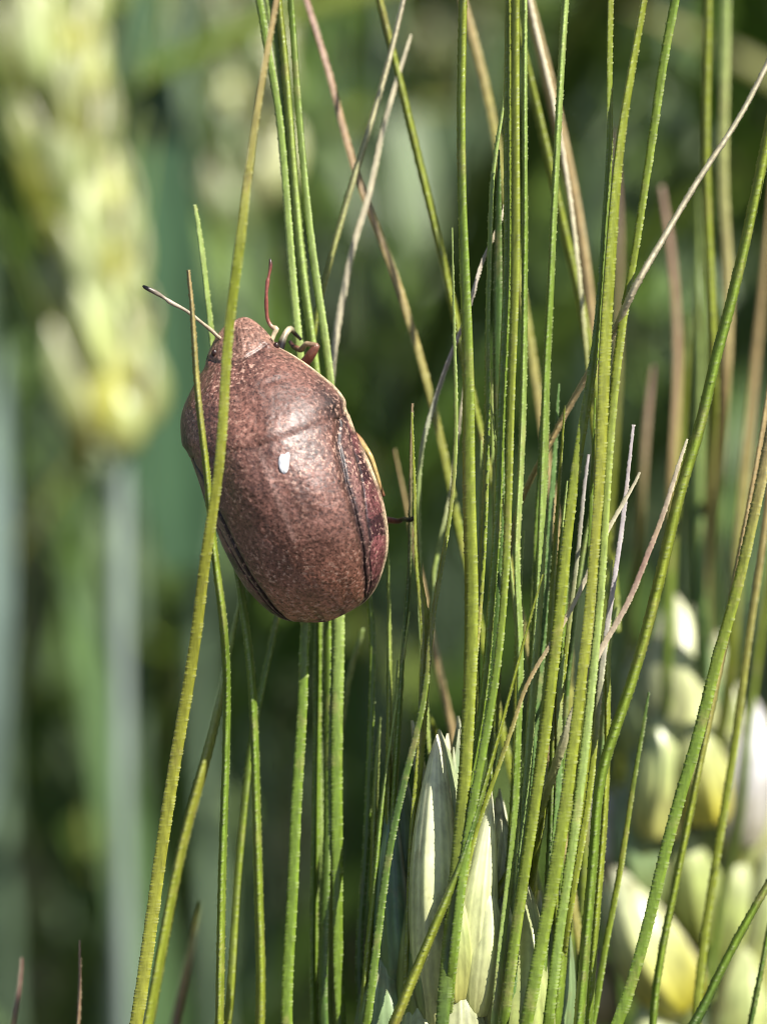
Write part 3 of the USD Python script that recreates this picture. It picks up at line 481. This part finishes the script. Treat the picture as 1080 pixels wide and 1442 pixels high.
# ---------------------------------------------------------------- the crop behind: single plants, then the field
def stalk_plant(path_parent, rng, h, origin=(0, 0, 0)):
    o = np.array(origin, float); top = o + np.array([rng.normal(0, 0.012), rng.normal(0, 0.012), h])
    P = stem_to_ground(path_parent, o, top, rng, w=rng.uniform(2.2, 3.0))
    ax = np.array([rng.normal(0, 0.12), rng.normal(0, 0.12), 1.0])
    lay, roots = ear_layout(top, ax, [rng.normal(), rng.normal(), 0.0], 16, rng)
    build_ear(path_parent, o, lay, [HC_GREEN, HC_YELLOW, HC_PALE], rng, 7, 5, merged=True)
    M = Mesh()
    for rt, rd in roots:
        L = rng.uniform(45, 75) * MM
        M.add(*awn_mesh([rt, rt + rd * L * 0.5, rt + rd * L + rng.normal(0, 3, 3) * MM], [0.42 * MM, 0.34 * MM, 0.06 * MM], [G, OL, TAN], rng, fine=False, nseg=4))
    M.build(path_parent, 'awns', AWN, o, kind='stuff')
    for k, z in enumerate((0.93, 0.80, 0.66, 0.50, 0.36)):
        f = z + rng.uniform(-0.05, 0.05)
        p = o * (1 - f) + top * f
        leaf_from(path_parent, o, p, rng.uniform(0, 6.28), rng.uniform(0.14, 0.26), rng.uniform(0.007, 0.011), rng, rise=rng.uniform(0.75, 1.05), droop=rng.uniform(0.15, 0.75))
protos = []
for k in range(7):
    c = stage.CreateClassPrim(f'/World/wheat_kind_{k:03d}') if False else stage.CreateClassPrim(f'/wheat_kind_{k:03d}')
    UsdGeom.Xform.Define(stage, f'/wheat_kind_{k:03d}').GetPrim().SetSpecifier(Sdf.SpecifierClass)
    stalk_plant(stage.GetPrimAtPath(f'/wheat_kind_{k:03d}'), np.random.default_rng(100 + k), 0.70 + 0.02 * k)
    protos.append(f'/wheat_kind_{k:03d}')
def crop_plant(k, x, y, rz, label='blurred green wheat plant standing in the crop behind', group='blurred wheat plants of the crop behind'):
    t = thing('wheat_plant', (x, y, 0), label, 'wheat', group, rotz=rz)
    t.GetPrim().GetReferences().AddInternalReference(protos[k]); t.GetPrim().SetInstanceable(True)
    tag(t, label, 'wheat', group)
rng = np.random.default_rng(52)
tanh = 1080 / PPM / D0 / 2
pts = []
tries = 0
while len(pts) < 72 and tries < 20000:
    tries += 1
    y = rng.uniform(0.29, 0.95); x = rng.uniform(-1, 1) * (y * tanh * 1.15 + 0.02)
    if all((x - a) ** 2 + (y - b) ** 2 > 0.027 ** 2 for a, b in pts): pts.append((x, y))
for x, y in pts: crop_plant(int(rng.integers(7)), x, y, rng.uniform(0, 360))
# the rest of the field
def field():
    pi = UsdGeom.PointInstancer.Define(stage, '/World/wheat_field')
    for k in range(7):
        p = UsdGeom.Xform.Define(stage, f'/World/wheat_field/prototypes/wheat_kind_{k:03d}'); p.GetPrim().GetReferences().AddInternalReference(protos[k])
        pi.CreatePrototypesRel().AddTarget(p.GetPath())
    rg = np.random.default_rng(43); P, I, Q = [], [], []
    for _ in range(1500):
        y = 0.25 + 6.5 * rg.random() ** 1.6; half = y * tanh * 1.15 + 0.02; x = rg.uniform(-1, 1) * (half + 0.25 + y * 0.12)
        if y < 0.95 and abs(x) < half + 0.03: continue
        P.append((x, y, 0)); I.append(int(rg.integers(7))); a = rg.uniform(0, math.pi); Q.append(Gf.Quath(math.cos(a), 0, 0, math.sin(a)))
    pi.CreatePositionsAttr([Gf.Vec3f(*map(float, p)) for p in P]); pi.CreateProtoIndicesAttr(I); pi.CreateOrientationsAttr(Q)
    tag(pi, 'dense green wheat crop filling the shaded background', 'wheat', kind='stuff')
field()

# ---------------------------------------------------------------- the shield bug
def bug():
    d_edge = 101.0                                         # depth of the body's sharp margin
    org = at(400, 660, d_edge)
    a = np.array([115, 436.0]); a /= np.linalg.norm(a)     # from head to tail, photo pixels
    TAIL = RIGHT * a[0] - UP * a[1]; SIDE = RIGHT * a[1] + UP * a[0]; OUT = -FWD
    head = at(345, 444, d_edge)
    t = thing('shield_bug', org, 'brown domed shield bug with a white spot clinging head up to the green awns', 'bug')
    nu, nd, nb = 300, 221, 60
    s = np.r_[0, np.sort(np.r_[np.linspace(0.002, 0.998, nu - 2)]), 1.0]; sp = s * 451
    W = PchipInterpolator([0, 2, 5, 20, 33, 46, 51, 57, 66, 91, 101, 125, 142, 155, 168, 200, 252, 300, 335, 368, 400, 423, 437, 446, 451], [4, 12, 19, 35, 44, 51, 53, 57, 67, 90, 98, 113, 119.5, 122, 119, 119, 122, 121, 117, 109, 93, 76, 57, 30, 6])(sp) / PPM
    c = PchipInterpolator([0, 5, 30, 60, 101, 142, 200, 252, 300, 368, 437, 451], [-7, -13, -18, -20, -20, -14, -8, -2, 3, 6, 5, 4])(sp) / PPM
    H = PchipInterpolator([0, 0.03, 0.08, 0.12, 0.25, 0.40, 0.55, 0.70, 0.85, 0.94, 1.0], [0.12, 0.45, 0.85, 1.10, 2.4, 3.25, 3.5, 3.15, 2.15, 1.1, 0.08])(s)
    v = np.sin(np.linspace(-1, 1, nd) * math.pi / 2 * 0.9) / math.sin(math.pi / 2 * 0.9)
    S, V = np.meshgrid(s, v, indexing='ij')
    SP = S * 451
    base = np.clip(1 - np.abs(V) ** 2.1, 0, 1) ** 0.62
    z = H[:, None] * base
    # regions of the back
    vg = np.interp(SP, [185, 210, 268, 328, 388, 425, 440], [0.90, 0.82, 0.74, 0.72, 0.73, 0.82, 0.97])      # edge of the scutellum
    vc = np.interp(SP, [150, 200, 260, 320, 380, 430], [0.97, 0.95, 0.90, 0.83, 0.80, 0.9])                  # edge of the corium
    pr_line = 190 - 16 * V ** 2                                                                # back edge of the pronotum
    hd_line = 55 + 10 * (1 - np.abs(V)) - 12 * V ** 2
    is_scut = (SP > pr_line) & (np.abs(V) < vg); is_cor = (SP > pr_line) & (np.abs(V) >= vg) & (np.abs(V) < vc)
    is_con = (SP > pr_line - 30) & (np.abs(V) >= np.maximum(vc, vg))
    g = lambda x, w: np.exp(-(x / w) ** 2)
    z = z - 0.032 * g(SP - pr_line, 6) - 0.10 * g(SP - hd_line, 3.0) * (np.abs(V) < 0.98)
    z += 0.05 * g(SP - pr_line + 14, 12) - 0.04 * g(SP - 130, 16) * (1 - V ** 2)
    edge = 1 / (1 + np.exp(-(np.abs(V) - vg) / 0.008))
    z = np.where(SP > pr_line, z - 0.13 * edge - 0.20 * g(np.abs(V) - vg, 0.024), z)
    z = np.where(SP > pr_line, z - 0.08 * g(np.abs(V) - np.maximum(vc, vg + 0.05), 0.016), z)
    # head: median lobe, eyes' bulge, cheek lines
    hm = np.clip(1 - SP / 60, 0, 1)
    z += -0.05 * g(np.abs(V) - 0.30, 0.05) * (SP < 52) * (SP > 6) + 0.16 * g(np.abs(V) - 0.86, 0.10) * g(SP - 47, 7)
    z += 0.05 * g(np.abs(V) - 0.5, 0.12) * g(SP - 92, 12) - 0.05 * g(np.abs(V) - 0.5, 0.2) * g(SP - 105, 5)
    rim = 1 / (1 + np.exp(-(np.abs(V) - 0.985) / 0.004))
    z += 0.05 * rim * (SP > 30) * (SP < 440)
    z += (meshkit.fbm(np.stack([SP / 60, V * 4, V * 0], -1), 3) - 0.5) * 0.16 * base
    X = c[:, None] + W[:, None] * V
    P3 = np.stack([X * 8, SP / PPM * 8, z * 3], -1)
    pit = meshkit.noise(P3 * 0.9, 3); z = z - 0.045 * np.clip(pit - 0.6, 0, 1) + 0.02 * (meshkit.noise(P3 * 2.0, 5) - 0.5)
    # colours
    col = np.zeros(S.shape + (3,)); brown = np.array([0.146, 0.066, 0.050])
    col[:] = brown
    mott = meshkit.fbm(np.stack([X * 2.2, SP / PPM * 1.4, X * 0], -1), 4, seed=9)[..., None]
    big = meshkit.fbm(np.stack([X * 0.55, SP / PPM * 0.45, X * 0 + 3], -1), 3, seed=21)[..., None]; col *= (0.62 + 0.6 * mott + 0.3 * (big - 0.4) * 2)
    k = (SP < hd_line)[..., None]; col = np.where(k, np.array([0.205, 0.105, 0.075]) * (0.8 + 0.4 * mott), col)
    pr = ((SP > hd_line) & (SP < pr_line))[..., None]; col = np.where(pr, col * np.array([1.02, 1.0, 0.98]), col)
    tail = np.clip((SP - 330) / 110, 0, 1)[..., None]; col = np.where(is_scut[..., None], col * (1 - tail) + col * np.array([1.50, 1.36, 1.15]) * tail, col)
    med = g(X - c[:, None] - 0.1, 0.10) * is_scut * (SP < 330); col += med[..., None] * np.array([0.10, 0.07, 0.06])
    bars = (np.sin(SP / 451 * 2 * math.pi * 5.2 + 2.2 + 3 * (np.abs(V) - 0.9)) + 0.9 * (meshkit.noise(np.stack([SP / 22, V * 9, V * 0], -1), 8) - 0.5) > 0.30)[..., None]
    col = np.where(is_con[..., None], np.where(bars, np.array([0.035, 0.010, 0.014]), np.array([0.12, 0.040, 0.042]) * (0.6 + 0.8 * mott)), col)
    col = np.where(is_cor[..., None], np.array([0.18, 0.085, 0.075]) * (0.7 + 0.6 * mott), col)
    dk = np.maximum(g(np.abs(V) - vg - 0.02, 0.052) * (SP > pr_line) * 0.96, g(np.abs(V) - np.maximum(vc, vg + 0.05), 0.018) * (SP > pr_line) * 0.85)
    dk = np.maximum(dk, 0.10 * g(SP - pr_line, 9)); dk = np.maximum(dk, 0.35 * g(SP - hd_line, 3))
    dk = np.maximum(dk, 0.97 * g(np.abs(V) - 0.90, 0.085) * g(SP - 158, 30))
    tb = (np.sin(np.arctan2(X - c[:, None], 9.0 - SP / PPM) * 22) > 0.5) * np.clip((SP - 425) / 15, 0, 1) * 0.55; dk = np.maximum(dk, tb)
    col = col * (1 - dk[..., None]) + np.array([0.020, 0.010, 0.010]) * dk[..., None]
    rk = (rim * (SP > 4) * (SP < 446) * np.clip(meshkit.noise(np.stack([SP / 26, V, V], -1), 4) * 2.4 - 0.1, 0, 1))[..., None]
    col = col * (1 - rk) + np.array([0.62, 0.47, 0.30]) * rk
    # belly
    vb = np.linspace(1, -1, nb)[1:-1]
    Sb, Vb = np.meshgrid(s, vb, indexing='ij')
    zb = -(0.95 * W[:, None] / 3.2) * np.clip(1 - Vb ** 2, 0, 1) ** 0.6 - 0.06
    xb = c[:, None] + W[:, None] * Vb * 0.99
    colb = np.broadcast_to(np.array([0.30, 0.20, 0.11]), Sb.shape + (3,))
    XX, ZZ, SS, CC = np.hstack([X, xb]), np.hstack([z, zb]), np.hstack([S, Sb]), np.concatenate([col, colb], 1)
    # roll the back a little to the left, nod the head down
    ph = math.radians(-9); xr = XX * math.cos(ph) + ZZ * math.sin(ph); zr = -XX * math.sin(ph) + ZZ * math.cos(ph)
    nod = np.clip(1 - SS / 0.22, 0, 1) ** 2 * 0.5
    pts = head + TAIL * (SS * 451 / PPM * MM)[..., None] + SIDE * (xr * MM)[..., None] + OUT * ((zr - nod) * MM)[..., None]
    m = Mesh(); n = XX.shape[1]
    vv = pts.reshape(-1, 3); cc = CC.reshape(-1, 3)
    f = grid_faces(nu, n, True)[:, ::-1]
    j = np.arange(n); e0, e1 = len(vv), len(vv) + 1
    vv = np.vstack([vv, pts[0].mean(0), pts[-1].mean(0)]); cc = np.vstack([cc, cc[:1], cc[-1:]])
    f = np.vstack([f, np.c_[np.full(n, e0), j, (j + 1) % n], np.c_[np.full(n, e1), (nu - 1) * n + (j + 1) % n, (nu - 1) * n + j]])
    m.add(vv, f, cc).build(t, 'body', CUTICLE, org)
    # raised white spot at the base of the scutellum, even white base colour
    def back(px, py):
        q = np.array([px - 345, py - 444.0]); ss = q @ a / 451; pp = (q @ np.array([a[1], -a[0]])) / PPM
        i = np.argmin(np.abs(s - ss)); jj = np.argmin(np.abs(xr[i, :nd] - pp)); return pts[i, jj]
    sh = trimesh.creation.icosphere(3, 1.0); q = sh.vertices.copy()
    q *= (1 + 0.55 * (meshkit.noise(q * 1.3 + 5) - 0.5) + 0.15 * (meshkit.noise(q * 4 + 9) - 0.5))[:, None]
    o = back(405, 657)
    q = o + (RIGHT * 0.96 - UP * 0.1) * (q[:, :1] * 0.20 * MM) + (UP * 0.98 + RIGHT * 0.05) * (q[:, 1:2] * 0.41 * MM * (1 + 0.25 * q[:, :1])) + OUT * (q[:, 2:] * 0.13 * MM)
    Mesh().add(q, sh.faces, (0.8, 0.8, 0.8)).build(t, 'white_fleck', WHITE, org, label='small white spot on the middle of the back')
    for ex, ey, er in ((389, 487, 0.12), (302, 497, 0.12)):
        e = trimesh.creation.icosphere(3, er * MM); Mesh().add(e.vertices * [1, 1, 1.3] + at(ex, ey, d_edge - 0.25), e.faces, (0.03, 0.012, 0.01)).build(t, 'eye', LIMB, org)
    # antennae and legs: jointed chains rooted under the body
    def limb(name, chain, cols, label=None):
        M = Mesh(); P = np.array([at(x, y, d) for x, y, d, _ in chain]); Wd = np.array([w / PPM * MM for *_, w in chain])
        tt = np.r_[0, np.cumsum(np.linalg.norm(np.diff(P, axis=0), axis=1))]; k = 60; u = np.linspace(0, tt[-1], k)
        C_ = np.stack([PchipInterpolator(tt, P[:, q])(u) for q in range(3)], -1); w = PchipInterpolator(tt, Wd)(u) / 2
        T, N, B = frames(C_, OUT + 0.1 * SIDE); ang = np.arange(10) / 10 * 2 * math.pi
        V_ = C_[:, None] + w[:, None, None] * (np.cos(ang)[None, :, None] * N[:, None] + np.sin(ang)[None, :, None] * B[:, None])
        cl = np.repeat(lerp_cols(cols, u / tt[-1]), 10, 0); n_ = len(C_)
        V_ = np.vstack([V_.reshape(-1, 3), C_[:1], C_[-1:]]); cl = np.vstack([cl, cl[:1], cl[-1:]]); jj = np.arange(10)
        f_ = np.vstack([grid_faces(n_, 10, True), np.c_[np.full(10, n_ * 10), (jj + 1) % 10, jj], np.c_[np.full(10, n_ * 10 + 1), (n_ - 1) * 10 + jj, (n_ - 1) * 10 + (jj + 1) % 10]])
        M.add(V_, f_, cl).build(t, name, LIMB, org, label=label)
    RB, PB, BK = (0.22, 0.07, 0.05), (0.55, 0.46, 0.30), (0.015, 0.012, 0.012)
    limb('antenna', [(345, 500, 101.2, 6.2), (305, 472, 101.0, 5.5), (300, 467, 101.0, 6.2), (284, 454, 100.8, 4.7), (270, 443, 100.6, 5.5), (262, 437, 100.5, 4.7), (238, 424, 100.3, 7.0), (234, 421, 100.3, 4.7), (218, 411, 100.1, 7.0), (204, 404, 100.0, 5.5), (201, 402, 100, 2.3)],
         [RB, (0.34, 0.25, 0.16), (0.36, 0.27, 0.17), (0.38, 0.30, 0.20), (0.42, 0.36, 0.25), (0.36, 0.30, 0.22), (0.40, 0.34, 0.26), (0.22, 0.18, 0.14), BK])
    limb('antenna', [(375, 500, 101.4, 7.0), (386, 470, 101.4, 7.0), (389, 463, 101.4, 8.6), (383, 460, 101.4, 6.2), (376, 445, 101.4, 5.5), (375, 425, 101.3, 6.2), (375, 415, 101.2, 4.7), (377, 395, 101.2, 6.2), (378, 390, 101.2, 3.9), (381, 372, 101.2, 5.5), (380, 364, 101.2, 2.3)], [RB, PB, PB, RB, RB, (0.32, 0.10, 0.08), RB, RB, BK])
    limb('leg', [(400, 540, 102.0, 24), (425, 516, 102.2, 17), (440, 496, 101.9, 14), (446, 487, 101.8, 9), (433, 484, 102.0, 8), (423, 492, 102.4, 9), (415, 489, 102.8, 7), (408, 480, 103.0, 5)], [RB, RB, (0.16, 0.05, 0.035), (0.16, 0.06, 0.04), (0.45, 0.33, 0.2), RB, BK])
    limb('leg', [(390, 520, 101.8, 14), (396, 485, 101.7, 12), (402, 470, 101.8, 9), (408, 463, 102.0, 9), (416, 470, 102.4, 6), (424, 478, 102.6, 5)], [RB, BK, BK, PB, BK, BK])
    limb('leg', [(470, 600, 102.6, 20), (500, 617, 102.4, 16), (514, 632, 101.9, 10), (520, 640, 101.7, 8), (529, 665, 101.8, 7), (536, 688, 102.0, 6), (540, 698, 102.2, 5)], [RB, RB, (0.4, 0.28, 0.12), (0.5, 0.36, 0.14), (0.5, 0.36, 0.14), RB])
    limb('leg', [(470, 690, 102.8, 20), (520, 715, 102.9, 17), (545, 732, 102.5, 10), (560, 734, 102.2, 8), (568, 731, 102.0, 7), (578, 732, 101.6, 7), (584, 727, 101.5, 4)], [RB, RB, PB, PB, RB, BK, BK])
    limb('leg', [(360, 640, 102.6, 18), (380, 600, 103.0, 16), (410, 570, 103.0, 10), (425, 560, 102.9, 6)], [RB, RB, BK, BK])
    limb('leg', [(380, 700, 102.6, 18), (400, 740, 103.4, 16), (430, 790, 103.2, 10), (440, 800, 102.9, 6)], [RB, RB, BK, BK])
bug()
